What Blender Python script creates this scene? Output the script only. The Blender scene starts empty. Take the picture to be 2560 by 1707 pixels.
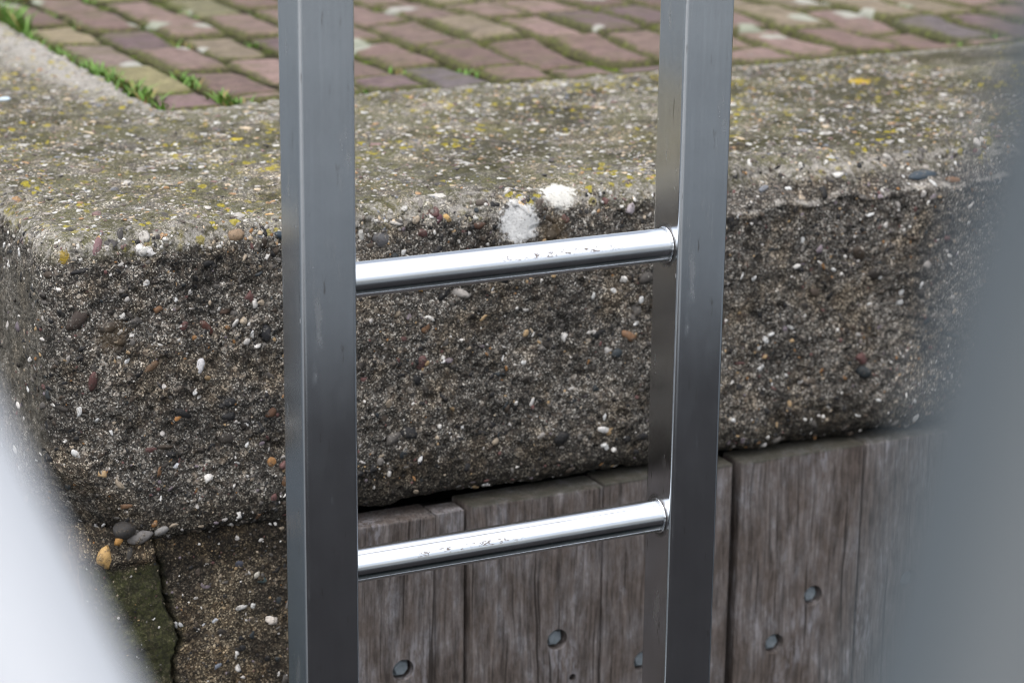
import bpy, bmesh, math, random
import numpy as np
from mathutils import Matrix, Vector

sc = bpy.context.scene
COL = sc.collection
random.seed(7)
RNG = np.random.default_rng(11)

# ------------------------------------------------------------------ camera
cam_d = bpy.data.cameras.new('camera')
cam = bpy.data.objects.new('camera', cam_d)
COL.objects.link(cam)
r_ = Vector((0.99994089, 0.00306834, 0.01043036))
u_ = Vector((-0.01087231, 0.2821992, 0.95929422))
b_ = Vector((0.0, -0.95935092, 0.28221588))
cam.matrix_world = Matrix(((r_.x, u_.x, b_.x, 0.0), (r_.y, u_.y, b_.y, 0.0),
                           (r_.z, u_.z, b_.z, 0.6), (0, 0, 0, 1)))
cam_d.sensor_width = 36.0
cam_d.lens = 86.4876
cam_d.clip_start = 0.03
cam_d.clip_end = 2000
cam_d.dof.use_dof = True
cam_d.dof.focus_distance = 2.42
cam_d.dof.aperture_fstop = 5.7
sc.camera = cam

# ------------------------------------------------------------------ sky, sun, exposure
SUN_EL, SUN_AZ = math.radians(70), math.radians(200)      # azimuth clockwise from +Y
w = bpy.data.worlds.new("World")
sc.world = w
w.use_nodes = True
nt = w.node_tree
bg = nt.nodes['Background']
sky = nt.nodes.new('ShaderNodeTexSky')
sky.sky_type = 'NISHITA'
sky.sun_disc = False
sky.sun_elevation = SUN_EL
sky.sun_rotation = SUN_AZ
sky.air_density = 1.0
sky.dust_density = 4.0
hsv = nt.nodes.new('ShaderNodeHueSaturation')
hsv.inputs['Saturation'].default_value = 0.42
nt.links.new(sky.outputs[0], hsv.inputs['Color'])
nt.links.new(hsv.outputs[0], bg.inputs['Color'])
bg.inputs['Strength'].default_value = 0.15
sun_d = bpy.data.lights.new('sun', 'SUN')
sun_d.energy = 1.5
sun_d.angle = math.radians(128)
sun_d.color = (1.0, 0.97, 0.93)
sun = bpy.data.objects.new('sun', sun_d)
COL.objects.link(sun)
sd = Vector((math.sin(SUN_AZ) * math.cos(SUN_EL), math.cos(SUN_AZ) * math.cos(SUN_EL), math.sin(SUN_EL)))
sun.rotation_euler = sd.to_track_quat('Z', 'Y').to_euler()
sc.view_settings.view_transform = 'Standard'
sc.view_settings.look = 'None'
sc.view_settings.exposure = 0.72
sc.view_settings.gamma = 1
sc.cycles.max_bounces = 8
sc.cycles.filter_width = 1.05

# ------------------------------------------------------------------ helpers
ROT = math.radians(26.31823)      # the quay frame: s along the wall, t inland, z up
CR, SR = math.cos(ROT), math.sin(ROT)


def W(s, t, z=0.0):
    return Vector((s * CR - t * SR, s * SR + t * CR, z))


def place(o, s, t, z):
    o.location = W(s, t, z)
    o.rotation_euler = (0, 0, ROT)
    return o


def tag(o, label=None, cat=None, group=None, kind=None):
    if label: o['label'] = label
    if cat: o['category'] = cat
    if group: o['group'] = group
    if kind: o['kind'] = kind
    return o


def empty(name, loc, rz=ROT):
    o = bpy.data.objects.new(name, None)
    COL.objects.link(o)
    o.location = loc
    o.rotation_euler = (0, 0, rz)
    o.empty_display_size = 0.1
    return o


def mesh_np(name, V, F, mats, parent=None, smooth=True, attrs=None, fmat=None):
    """V (n,3), F list of (m,k) index arrays"""
    me = bpy.data.meshes.new(name)
    V = np.asarray(V, dtype=np.float32)
    me.vertices.add(len(V))
    me.vertices.foreach_set('co', V.ravel())
    nl = sum(f.size for f in F)
    nf = sum(len(f) for f in F)
    me.loops.add(nl)
    me.loops.foreach_set('vertex_index', np.concatenate([f.ravel() for f in F]).astype(np.int32))
    starts, tot = [], 0
    for f in F:
        k = f.shape[1]
        starts.append(tot + np.arange(len(f)) * k)
        tot += f.size
    me.polygons.add(nf)
    me.polygons.foreach_set('loop_start', np.concatenate(starts).astype(np.int32))
    if fmat is not None:
        me.polygons.foreach_set('material_index', fmat.astype(np.int32))
    me.update(calc_edges=True)
    me.validate()
    me.polygons.foreach_set('use_smooth', np.full(len(me.polygons), smooth, dtype=bool))
    for k, a in (attrs or {}).items():
        a = np.asarray(a, dtype=np.float32)
        if a.ndim == 1:
            at = me.attributes.new(k, 'FLOAT', 'POINT')
            at.data.foreach_set('value', a)
        else:
            at = me.attributes.new(k, 'FLOAT_COLOR', 'POINT')
            at.data.foreach_set('color', a.ravel())
    for m in (mats if isinstance(mats, (list, tuple)) else [mats]):
        me.materials.append(m)
    o = bpy.data.objects.new(name, me)
    COL.objects.link(o)
    if parent: o.parent = parent
    return o


def obj_bm(name, bm, mat, parent=None, smooth=False):
    me = bpy.data.meshes.new(name)
    bm.normal_update()
    bm.to_mesh(me)
    bm.free()
    if smooth:
        me.polygons.foreach_set('use_smooth', [True] * len(me.polygons))
    me.materials.append(mat)
    o = bpy.data.objects.new(name, me)
    COL.objects.link(o)
    if parent: o.parent = parent
    return o


def _hash(ix, iy, iz, seed):
    h = (ix.astype(np.int64) * 374761393 + iy.astype(np.int64) * 668265263 + iz.astype(np.int64) * 2147483647 + seed * 1274126177) & 0xFFFFFFFF
    h = ((h ^ (h >> 13)) * 1274126177) & 0xFFFFFFFF
    h = ((h ^ (h >> 16)) * 2246822519) & 0xFFFFFFFF
    return ((h ^ (h >> 15)) & 0xFFFFFF) / float(0xFFFFFF) * 2 - 1


def noise(P, scale, seed=0):
    """value noise in -1..1"""
    Q = np.asarray(P, dtype=np.float64) * scale + 1000.0
    I = np.floor(Q).astype(np.int64)
    f = Q - I
    f = f * f * f * (f * (f * 6 - 15) + 10)
    out = 0
    for dx in (0, 1):
        for dy in (0, 1):
            for dz in (0, 1):
                wgt = (f[:, 0] if dx else 1 - f[:, 0]) * (f[:, 1] if dy else 1 - f[:, 1]) * (f[:, 2] if dz else 1 - f[:, 2])
                out = out + wgt * _hash(I[:, 0] + dx, I[:, 1] + dy, I[:, 2] + dz, seed)
    return out


def fbm(P, scale, octs=3, seed=0, gain=0.5):
    a, tot, out = 1.0, 0.0, 0
    for k in range(octs):
        out = out + a * noise(P, scale * 2.03 ** k, seed + k * 17)
        tot += a
        a *= gain
    return out / tot


def smooth01(x, a, b):
    t = np.clip((x - a) / (b - a), 0, 1)
    return t * t * (3 - 2 * t)


def grid_faces(nu, nv, off=0):
    i = np.arange(nu - 1)[:, None] * nv + np.arange(nv - 1)[None, :]
    i = i.ravel() + off
    return np.stack([i, i + nv, i + nv + 1, i + 1], 1)


# ------------------------------------------------------------------ material helpers
class N:
    def __init__(self, name):
        self.m = bpy.data.materials.new(name)
        self.m.use_nodes = True
        self.t = self.m.node_tree
        self.b = self.t.nodes['Principled BSDF']

    def new(self, ty, **kw):
        n = self.t.nodes.new(ty)
        for k, v in kw.items():
            setattr(n, k, v)
        return n

    def link(self, a, b):
        self.t.links.new(a, b)

    def put(self, inp, v):
        if hasattr(v, 'is_output'):
            self.link(v, inp)
        else:
            if isinstance(v, (tuple, list)) and len(v) == 3 and inp.type == 'RGBA':
                v = (*v, 1)
            inp.default_value = v

    def coords(self, out='Object'):
        return self.new('ShaderNodeTexCoord').outputs[out]

    def map(self, vec, scale=(1, 1, 1), loc=(0, 0, 0)):
        n = self.new('ShaderNodeMapping')
        self.put(n.inputs['Vector'], vec)
        n.inputs['Scale'].default_value = scale
        self.put(n.inputs['Location'], loc)
        return n.outputs[0]

    def noise(self, vec, scale, detail=4, rough=0.55, dist=0.0, out='Fac'):
        n = self.new('ShaderNodeTexNoise')
        self.put(n.inputs['Vector'], vec)
        n.inputs['Scale'].default_value = scale
        n.inputs['Detail'].default_value = detail
        n.inputs['Roughness'].default_value = rough
        n.inputs['Distortion'].default_value = dist
        return n.outputs[out]

    def vor(self, vec, scale, feature='F1', out='Distance', rand=1.0):
        n = self.new('ShaderNodeTexVoronoi')
        n.feature = feature
        self.put(n.inputs['Vector'], vec)
        n.inputs['Scale'].default_value = scale
        n.inputs['Randomness'].default_value = rand
        return n.outputs[out]

    def ramp(self, fac, stops, interp='LINEAR'):
        n = self.new('ShaderNodeValToRGB')
        n.color_ramp.interpolation = interp
        e = n.color_ramp.elements
        while len(e) < len(stops):
            e.new(0.5)
        for el, (p, c) in zip(e, stops):
            el.position = p
            el.color = (*c, 1) if isinstance(c, (tuple, list)) else (c, c, c, 1)
        self.put(n.inputs['Fac'], fac)
        return n.outputs[0]

    def mix(self, fac, a, b, mode='MIX'):
        n = self.new('ShaderNodeMix', data_type='RGBA', blend_type=mode)
        self.put(n.inputs[0], fac)
        self.put(n.inputs[6], a)
        self.put(n.inputs[7], b)
        return n.outputs[2]

    def math(self, op, a, b=0.0, c=None, clamp=False):
        n = self.new('ShaderNodeMath', operation=op, use_clamp=clamp)
        self.put(n.inputs[0], a)
        self.put(n.inputs[1], b)
        if c is not None: self.put(n.inputs[2], c)
        return n.outputs[0]

    def step(self, v, a, b, lo=0.0, hi=1.0):
        n = self.new('ShaderNodeMapRange', interpolation_type='SMOOTHSTEP')
        self.put(n.inputs['Value'], v)
        for k, x in (('From Min', a), ('From Max', b), ('To Min', lo), ('To Max', hi)):
            self.put(n.inputs[k], x)
        return n.outputs[0]

    def attr(self, name, out='Fac'):
        n = self.new('ShaderNodeAttribute', attribute_name=name)
        return n.outputs[out]

    def bump(self, h, strength=0.5, dist=0.001, normal=None):
        n = self.new('ShaderNodeBump')
        self.put(n.inputs['Height'], h)
        n.inputs['Strength'].default_value = strength
        n.inputs['Distance'].default_value = dist
        if normal is not None: self.link(normal, n.inputs['Normal'])
        return n.outputs[0]

    def dist_to(self, vec, p):
        n = self.new('ShaderNodeVectorMath', operation='DISTANCE')
        self.put(n.inputs[0], vec)
        n.inputs[1].default_value = p
        return n.outputs['Value']

    def sep(self, vec):
        n = self.new('ShaderNodeSeparateXYZ')
        self.put(n.inputs[0], vec)
        return n.outputs


def plain(name, col, rough=0.6, metal=0.0):
    n = N(name)
    n.b.inputs['Base Color'].default_value = (*col, 1)
    n.b.inputs['Roughness'].default_value = rough
    n.b.inputs['Metallic'].default_value = metal
    return n.m


def concrete(name, spots=(), damp=False):
    """sand matrix with grains, grime, lichen and lime; embedded stones take their own colour ('col','stone')"""
    n = N(name)
    P = n.coords()
    g1 = n.vor(P, 760, out='Color')
    g1v = n.sep(g1)
    sand = n.ramp(g1v[0], [(0.0, (0.006, 0.006, 0.006)), (0.3, (0.023, 0.021, 0.018)), (0.6, (0.066, 0.060, 0.051)),
                           (0.82, (0.155, 0.145, 0.127)), (0.95, (0.47, 0.45, 0.41))])
    hue = n.mix(n.math('MULTIPLY', g1v[1], 0.35), sand, n.mix(g1v[2], (0.11, 0.075, 0.048), (0.085, 0.092, 0.098)))
    g2 = n.sep(n.vor(P, 330, out='Color'))
    c = n.mix(n.step(g2[0], 0.80, 0.86, 0, 0.75), hue, n.ramp(g2[1], [(0, (0.02, 0.02, 0.02)), (0.4, (0.07, 0.055, 0.045)), (0.7, (0.16, 0.14, 0.12)), (1, (0.33, 0.30, 0.26))]))
    # grime and paler worn areas
    st = n.noise(P, 11, 7, 0.72)
    c = n.mix(1.0, c, n.ramp(st, [(0.36, 0.36), (0.5, 0.95), (0.64, 1.6)]), 'MULTIPLY')
    st2 = n.noise(P, 75, 5, 0.75)
    c = n.mix(1.0, c, n.ramp(st2, [(0.34, 0.5), (0.5, 1.02), (0.66, 1.45)]), 'MULTIPLY')
    # warm brown stain patches
    br = n.step(n.noise(n.map(P, loc=(3, 1, 2)), 13, 5, 0.7), 0.46, 0.64, 0, 0.75)
    c = n.mix(br, c, n.mix(1.0, c, (1.13, 0.99, 0.80), 'MULTIPLY'))
    if damp:
        c = n.mix(1.0, c, n.mix(n.step(n.noise(n.map(P, loc=(6, 6, 6)), 16, 5, 0.7), 0.42, 0.6), (0.50, 0.45, 0.38), (0.95, 0.84, 0.66)), 'MULTIPLY')
    # the upper faces: paler matrix, olive algae, yellow lichen
    top = n.attr('top')
    pale = n.mix(1.0, c, (1.58, 1.56, 1.46), 'MULTIPLY')
    pale = n.mix(0.25, pale, (0.19, 0.185, 0.175))
    c = n.mix(n.math('MULTIPLY', top, 0.9), c, pale)
    al = n.step(n.noise(n.map(P, loc=(7, 3, 0)), 17, 6, 0.78), 0.40, 0.55, 0, 0.85)
    c = n.mix(n.math('MULTIPLY', n.math('MULTIPLY', al, top), n.step(g1v[1], 0.1, 0.9, 1.0, 0.55)), c, n.mix(g1v[2], (0.026, 0.027, 0.011), (0.12, 0.115, 0.035)))
    xs = n.sep(P)[0]
    film = n.math('ADD', n.noise(n.map(P, loc=(1, 5, 2)), 6.5, 6, 0.72), n.step(xs, 0.55, 1.2, 0.0, 0.10))
    c = n.mix(n.math('MULTIPLY', n.step(film, 0.47, 0.62, 0, 0.88), top), c, n.mix(1.0, c, (0.40, 0.39, 0.33), 'MULTIPLY'))
    lim = n.attr('lime_highlight')
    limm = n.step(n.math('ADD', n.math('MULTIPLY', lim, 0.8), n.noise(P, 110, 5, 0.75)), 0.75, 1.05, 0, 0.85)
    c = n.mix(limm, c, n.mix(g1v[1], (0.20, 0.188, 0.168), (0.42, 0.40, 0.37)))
    # yellow lichen, in round rosettes
    lv = n.new('ShaderNodeTexVoronoi')
    n.link(n.map(P, scale=(1, 1, 1)), lv.inputs['Vector'])
    lv.inputs['Scale'].default_value = 92
    lr = n.sep(lv.outputs['Color'])
    rad = n.step(lr[0], 0.35, 1.0, 0.0, 0.58)
    ld = n.math('ADD', lv.outputs['Distance'], n.math('MULTIPLY', n.math('SUBTRACT', n.noise(P, 260, 4, 0.7), 0.5), 0.7))
    lm = n.math('MULTIPLY', n.step(n.math('SUBTRACT', rad, ld), 0.0, 0.12), n.math('MULTIPLY', top, n.step(n.noise(n.map(P, loc=(1, 9, 4)), 7, 4, 0.65), 0.44, 0.58)))
    lcol = n.mix(g1v[0], (0.19, 0.155, 0.014), (0.38, 0.32, 0.025))
    # stones
    stone = n.attr('stone')
    scol = n.attr('col', 'Color')
    mot = n.noise(P, 420, 5, 0.7)
    scol = n.mix(1.0, scol, n.ramp(mot, [(0.25, 0.6), (0.5, 1.0), (0.75, 1.3)]), 'MULTIPLY')
    dust = n.step(n.noise(P, 170, 5, 0.75), 0.50, 0.64, 0, 0.8)
    scol = n.mix(dust, scol, c)
    c2 = n.mix(stone, c, scol)
    c2 = n.mix(n.math('MULTIPLY', lm, 0.78), c2, lcol)
    # moss on damp faces
    moss = n.attr('moss')
    mm = n.step(n.math('ADD', n.math('MULTIPLY', moss, 0.9), n.noise(P, 60, 6, 0.75)), 0.80, 1.24, 0, 0.86)
    mc = n.ramp(n.math('ADD', n.math('MULTIPLY', n.noise(P, 300, 4, 0.75), 0.6), n.math('MULTIPLY', n.noise(P, 40, 5, 0.75), 0.4)), [(0.3, (0.008, 0.010, 0.005)), (0.46, (0.026, 0.028, 0.012)), (0.58, (0.055, 0.060, 0.020)), (0.68, (0.085, 0.10, 0.035)), (0.78, (0.18, 0.20, 0.13))])
    c2 = n.mix(mm, c2, mc)
    # dark damp dirt
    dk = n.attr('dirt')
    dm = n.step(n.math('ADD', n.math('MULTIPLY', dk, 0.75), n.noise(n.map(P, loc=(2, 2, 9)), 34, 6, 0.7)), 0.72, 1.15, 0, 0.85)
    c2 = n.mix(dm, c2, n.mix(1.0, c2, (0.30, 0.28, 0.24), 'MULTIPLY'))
    # side face: vertical run marks
    sd_ = n.attr('side')
    run = n.noise(n.map(P, scale=(90, 90, 5)), 1.0, 5, 0.65)
    c2 = n.mix(n.math('MULTIPLY', sd_, 0.85), c2, n.mix(1.0, n.mix(0.5, c2, (0.11, 0.10, 0.078)), n.ramp(run, [(0.3, 0.45), (0.5, 0.95), (0.7, 1.6)]), 'MULTIPLY'))
    for (p, r, colr, soft, stren) in spots:
        d = n.math('ADD', n.dist_to(P, p), n.math('MULTIPLY', n.math('SUBTRACT', n.noise(P, 95, 6, 0.8), 0.5), r * 2.2))
        m = n.step(d, r * 0.62, r * (0.78 + soft), stren, 0.0)
        m = n.math('MULTIPLY', m, n.step(n.noise(P, 420, 3, 0.7), 0.30, 0.40, 0.15, 1.0))
        c2 = n.mix(m, c2, n.mix(1.0, n.mix(0.0, colr, colr), n.ramp(mot, [(0.25, 0.75), (0.75, 1.15)]), 'MULTIPLY'))
    n.link(c2, n.b.inputs['Base Color'])
    n.put(n.b.inputs['Roughness'], n.mix(stone, (0.9, 0.9, 0.9), (0.62, 0.62, 0.62)))
    n.b.inputs['Specular IOR Level'].default_value = 0.3
    h = n.math('ADD', n.math('MULTIPLY', n.vor(P, 760), 0.7), n.math('MULTIPLY', n.noise(P, 210, 5, 0.7), 1.0))
    n.link(n.bump(n.math('MULTIPLY', h, n.math('SUBTRACT', 1.0, n.math('MULTIPLY', stone, 0.8))), 0.5, 0.0012), n.b.inputs['Normal'])
    return n.m


def steel(name, rough, welds=(), streak=True, spot_amt=1.0, scuff=None, base=(0.73, 0.755, 0.79)):
    n = N(name)
    P = n.coords()
    br = n.noise(n.map(P, scale=(320, 320, 4)), 1.0, 4, 0.7)
    cl = n.noise(P, 9, 5, 0.6)
    bcol = n.mix(1.0, base, n.ramp(cl, [(0.3, 0.86), (0.7, 1.06)]), 'MULTIPLY')
    if streak:
        bcol = n.mix(1.0, bcol, n.ramp(br, [(0.3, 0.95), (0.7, 1.03)]), 'MULTIPLY')
    # dried specks and short runs of dirt
    sv = n.new('ShaderNodeTexVoronoi')
    n.link(n.map(P, scale=(1, 1, 0.42)), sv.inputs['Vector'])
    sv.inputs['Scale'].default_value = 34
    sp = n.sep(sv.outputs['Color'])
    rr = n.step(sp[0], 0.62, 1.0, 0.0, 0.095 * spot_amt)
    dm = n.step(n.math('SUBTRACT', rr, sv.outputs['Distance']), -0.01, 0.02)
    bcol = n.mix(n.math('MULTIPLY', dm, n.step(sp[1], 0.3, 0.9, 0.15, 0.75)), bcol, n.mix(n.step(sp[2], 0.7, 0.75), (0.16, 0.13, 0.10), (0.85, 0.84, 0.8)))
    metal = n.step(dm, 0.0, 1.0, 1.0, 0.55)
    rgh = n.math('ADD', n.math('MULTIPLY', n.math('SUBTRACT', n.noise(n.map(P, scale=(1, 1, 0.35)), 22, 6, 0.7), 0.5), 0.16), n.math('ADD', rough, n.math('MULTIPLY', dm, 0.2)))
    if streak:
        ln = n.math('ABSOLUTE', n.math('SUBTRACT', n.noise(n.map(P, scale=(75, 75, 16), loc=(3, 1, 8)), 1.0, 2, 0.5), 0.5))
        ln = n.math('MULTIPLY', n.step(ln, 0.0, 0.007, 1, 0), n.step(n.noise(n.map(P, loc=(2, 7, 1)), 13, 3), 0.56, 0.62))
        sm = n.step(n.noise(n.map(P, scale=(60, 60, 11), loc=(8, 2, 5)), 1.0, 5, 0.7), 0.56, 0.70)
        bcol = n.mix(n.math('MULTIPLY', sm, 0.22), bcol, (0.86, 0.87, 0.88))
        bcol = n.mix(n.math('MULTIPLY', ln, 0.0), bcol, (0.9, 0.9, 0.9))
        dk_ = n.step(n.noise(n.map(P, scale=(170, 170, 30), loc=(5, 5, 2)), 1.0, 3, 0.6), 0.66, 0.72, 0, 0.6)
        bcol = n.mix(dk_, bcol, (0.20, 0.18, 0.16))
        rgh = n.math('ADD', rgh, n.math('MULTIPLY', n.math('ADD', sm, dk_), 0.13))
    for (p, r) in welds:
        d = n.dist_to(P, p)
        m = n.step(n.math('ADD', d, n.math('MULTIPLY', n.math('SUBTRACT', n.noise(P, 180, 4), 0.5), 0.007)), r * 1.10, r * 1.45, 0.75, 0.0)
        bcol = n.mix(m, bcol, (0.085, 0.066, 0.052))
        rgh = n.math('ADD', rgh, n.math('MULTIPLY', m, 0.3))
    if scuff:
        (x0, x1), zc = scuff
        xyz = n.sep(P)
        ms = n.math('MULTIPLY', n.step(n.noise(n.map(P, scale=(150, 300, 300)), 1.0, 5, 0.75), 0.53, 0.60),
                    n.math('MULTIPLY', n.step(xyz[0], x0, x0 + 0.03), n.step(xyz[0], x1 - 0.03, x1, 1, 0)))
        ms = n.math('MULTIPLY', ms, n.math('MULTIPLY', n.step(xyz[2], zc - 0.004, zc - 0.0015), n.step(xyz[2], zc + 0.0015, zc + 0.003, 1, 0)))
        bcol = n.mix(n.math('MULTIPLY', ms, 0.9), bcol, (0.10, 0.07, 0.055))
        metal = n.math('MULTIPLY', metal, n.step(ms, 0, 1, 1.0, 0.3))
    n.link(bcol, n.b.inputs['Base Color'])
    n.put(n.b.inputs['Metallic'], metal)
    n.put(n.b.inputs['Roughness'], rgh)
    if streak:
        n.link(n.bump(br, 0.05, 0.0004), n.b.inputs['Normal'])
    return n.m


def wood(name):
    n = N(name)
    oi = n.new('ShaderNodeObjectInfo').outputs['Random']
    off = n.new('ShaderNodeCombineXYZ')
    n.link(n.math('MULTIPLY', oi, 37.0), off.inputs[0])
    n.link(n.math('MULTIPLY', oi, 91.0), off.inputs[2])
    P0 = n.coords()
    va = n.new('ShaderNodeVectorMath', operation='ADD')
    n.link(P0, va.inputs[0]); n.link(off.outputs[0], va.inputs[1])
    P = va.outputs[0]
    # slow wander of the grain
    wob = n.new('ShaderNodeVectorMath', operation='MULTIPLY')
    n.link(n.noise(n.map(P, scale=(9, 9, 4)), 1.0, 3, 0.5, out='Color'), wob.inputs[0])
    wob.inputs[1].default_value = (0.022, 0.0, 0.0)
    va2 = n.new('ShaderNodeVectorMath', operation='ADD')
    n.link(P, va2.inputs[0]); n.link(wob.outputs[0], va2.inputs[1])
    Q = va2.outputs[0]
    fine = n.noise(n.map(Q, scale=(330, 330, 15)), 1.0, 6, 0.75)
    mid = n.noise(n.map(Q, scale=(110, 110, 16)), 1.0, 6, 0.78)
    big = n.noise(n.map(Q, scale=(26, 26, 12)), 1.0, 7, 0.75)
    ray = n.noise(n.map(Q, scale=(240, 240, 60)), 1.0, 4, 0.7)
    base = n.ramp(big, [(0.28, (0.042, 0.033, 0.029)), (0.44, (0.078, 0.064, 0.057)), (0.56, (0.112, 0.100, 0.097)), (0.70, (0.20, 0.197, 0.213))])
    c = n.mix(1.0, base, n.ramp(fine, [(0.36, 0.58), (0.48, 1.02), (0.62, 1.42)]), 'MULTIPLY')
    c = n.mix(1.0, c, n.ramp(mid, [(0.34, 0.6), (0.5, 1.08), (0.68, 1.5)]), 'MULTIPLY')
    bl = n.step(n.noise(n.map(P, loc=(5, 0, 2), scale=(20, 20, 6)), 1.0, 4, 0.6), 0.54, 0.68, 0, 0.75)
    c = n.mix(n.math('MULTIPLY', bl, n.step(ray, 0.42, 0.62)), c, (0.25, 0.245, 0.265))
    ck = n.step(n.noise(n.map(Q, loc=(9, 9, 9), scale=(300, 300, 5)), 1.0, 2, 0.5), 0.30, 0.36, 0.85, 0.0)
    c = n.mix(ck, c, (0.018, 0.014, 0.012))
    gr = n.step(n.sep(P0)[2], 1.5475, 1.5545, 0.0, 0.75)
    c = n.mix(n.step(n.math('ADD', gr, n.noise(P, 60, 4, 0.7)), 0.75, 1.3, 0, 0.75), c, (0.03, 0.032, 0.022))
    n.link(c, n.b.inputs['Base Color'])
    n.b.inputs['Roughness'].default_value = 0.82
    n.b.inputs['Specular IOR Level'].default_value = 0.25
    n.link(n.bump(n.math('ADD', n.math('MULTIPLY', fine, 0.8), n.math('ADD', mid, n.math('MULTIPLY', ck, -1.0))), 0.6, 0.0012), n.b.inputs['Normal'])
    return n.m


def bricks_mat():
    n = N('worn brick')
    P = n.coords()
    base = n.attr('col', 'Color')
    c = n.mix(1.0, base, n.ramp(n.noise(P, 38, 7, 0.78), [(0.30, 0.52), (0.5, 1.0), (0.68, 1.38)]), 'MULTIPLY')
    c = n.mix(1.0, c, n.ramp(n.noise(P, 320, 4, 0.7), [(0.3, 0.75), (0.7, 1.25)]), 'MULTIPLY')
    ol = n.step(n.noise(n.map(P, loc=(4, 4, 0)), 12, 6, 0.75), 0.47, 0.66, 0, 0.6)
    c = n.mix(ol, c, (0.105, 0.092, 0.048))
    # moss creeping over the arrises
    ed = n.attr('edge')
    ms = n.step(n.math('ADD', n.math('MULTIPLY', ed, 0.7), n.noise(n.map(P, loc=(0, 8, 3)), 28, 6, 0.78)), 0.62, 1.0, 0, 0.85)
    c = n.mix(ms, c, n.ramp(n.noise(P, 150, 4), [(0.3, (0.028, 0.026, 0.012)), (0.5, (0.055, 0.058, 0.018)), (0.68, (0.11, 0.135, 0.02))]))
    # pale crustose lichen
    lv = n.new('ShaderNodeTexVoronoi')
    n.link(P, lv.inputs['Vector'])
    lv.inputs['Scale'].default_value = 9.5
    lr = n.sep(lv.outputs['Color'])
    rad = n.step(lr[0], 0.35, 1.0, 0.0, 0.42)
    ld = n.math('ADD', lv.outputs['Distance'], n.math('MULTIPLY', n.math('SUBTRACT', n.noise(P, 40, 4, 0.7), 0.5), 0.35))
    lm = n.step(n.math('SUBTRACT', rad, ld), 0.0, 0.09, 0, 0.85)
    c = n.mix(lm, c, n.mix(lr[1], (0.25, 0.275, 0.21), (0.33, 0.33, 0.30)))
    n.link(c, n.b.inputs['Base Color'])
    n.b.inputs['Roughness'].default_value = 0.85
    n.b.inputs['Specular IOR Level'].default_value = 0.3
    n.link(n.bump(n.noise(P, 240, 5, 0.7), 0.5, 0.0015), n.b.inputs['Normal'])
    return n.m


# ------------------------------------------------------------------ setting: water, ground, deck and far bank (both unseen)
def water_mat():
    n = N('harbour water')
    P = n.coords()
    n.b.inputs['Base Color'].default_value = (0.012, 0.017, 0.018, 1)
    n.b.inputs['Roughness'].default_value = 0.08
    n.b.inputs['IOR'].default_value = 1.33
    n.link(n.bump(n.noise(n.map(P, scale=(1, 1.6, 1)), 1.6, 5, 0.55), 0.5, 0.06), n.b.inputs['Normal'])
    return n.m


bm = bmesh.new()
bmesh.ops.create_grid(bm, x_segments=8, y_segments=8, size=300)
water = obj_bm('water', bm, water_mat())
water.location = (0, 0, -1.45)
tag(water, kind='structure')


def ground_mat():
    n = N('mossy joint sand')
    P = n.coords()
    c = n.ramp(n.noise(P, 18, 6, 0.7), [(0.34, (0.022, 0.018, 0.013)), (0.50, (0.036, 0.034, 0.014)), (0.62, (0.07, 0.095, 0.016)), (0.74, (0.14, 0.19, 0.02))])
    c = n.mix(1.0, c, n.ramp(n.noise(P, 260, 4, 0.7), [(0.3, 0.55), (0.7, 1.4)]), 'MULTIPLY')
    n.link(c, n.b.inputs['Base Color'])
    n.b.inputs['Roughness'].default_value = 0.95
    n.b.inputs['Specular IOR Level'].default_value = 0.1
    n.link(n.bump(n.noise(P, 180, 5, 0.7), 0.9, 0.004), n.b.inputs['Normal'])
    return n.m


bm = bmesh.new()
S0, T0, S1, T1 = 0.94, 2.92, 160.0, 160.0
vs = [bm.verts.new(p) for p in ((S0, T0, -0.009), (S1, T0, -0.009), (S1, T1, -0.009), (S0, T1, -0.009))]
bm.faces.new(vs)
ground = obj_bm('ground', bm, ground_mat())
place(ground, 0, 0, 0)
tag(ground, kind='structure')

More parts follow.
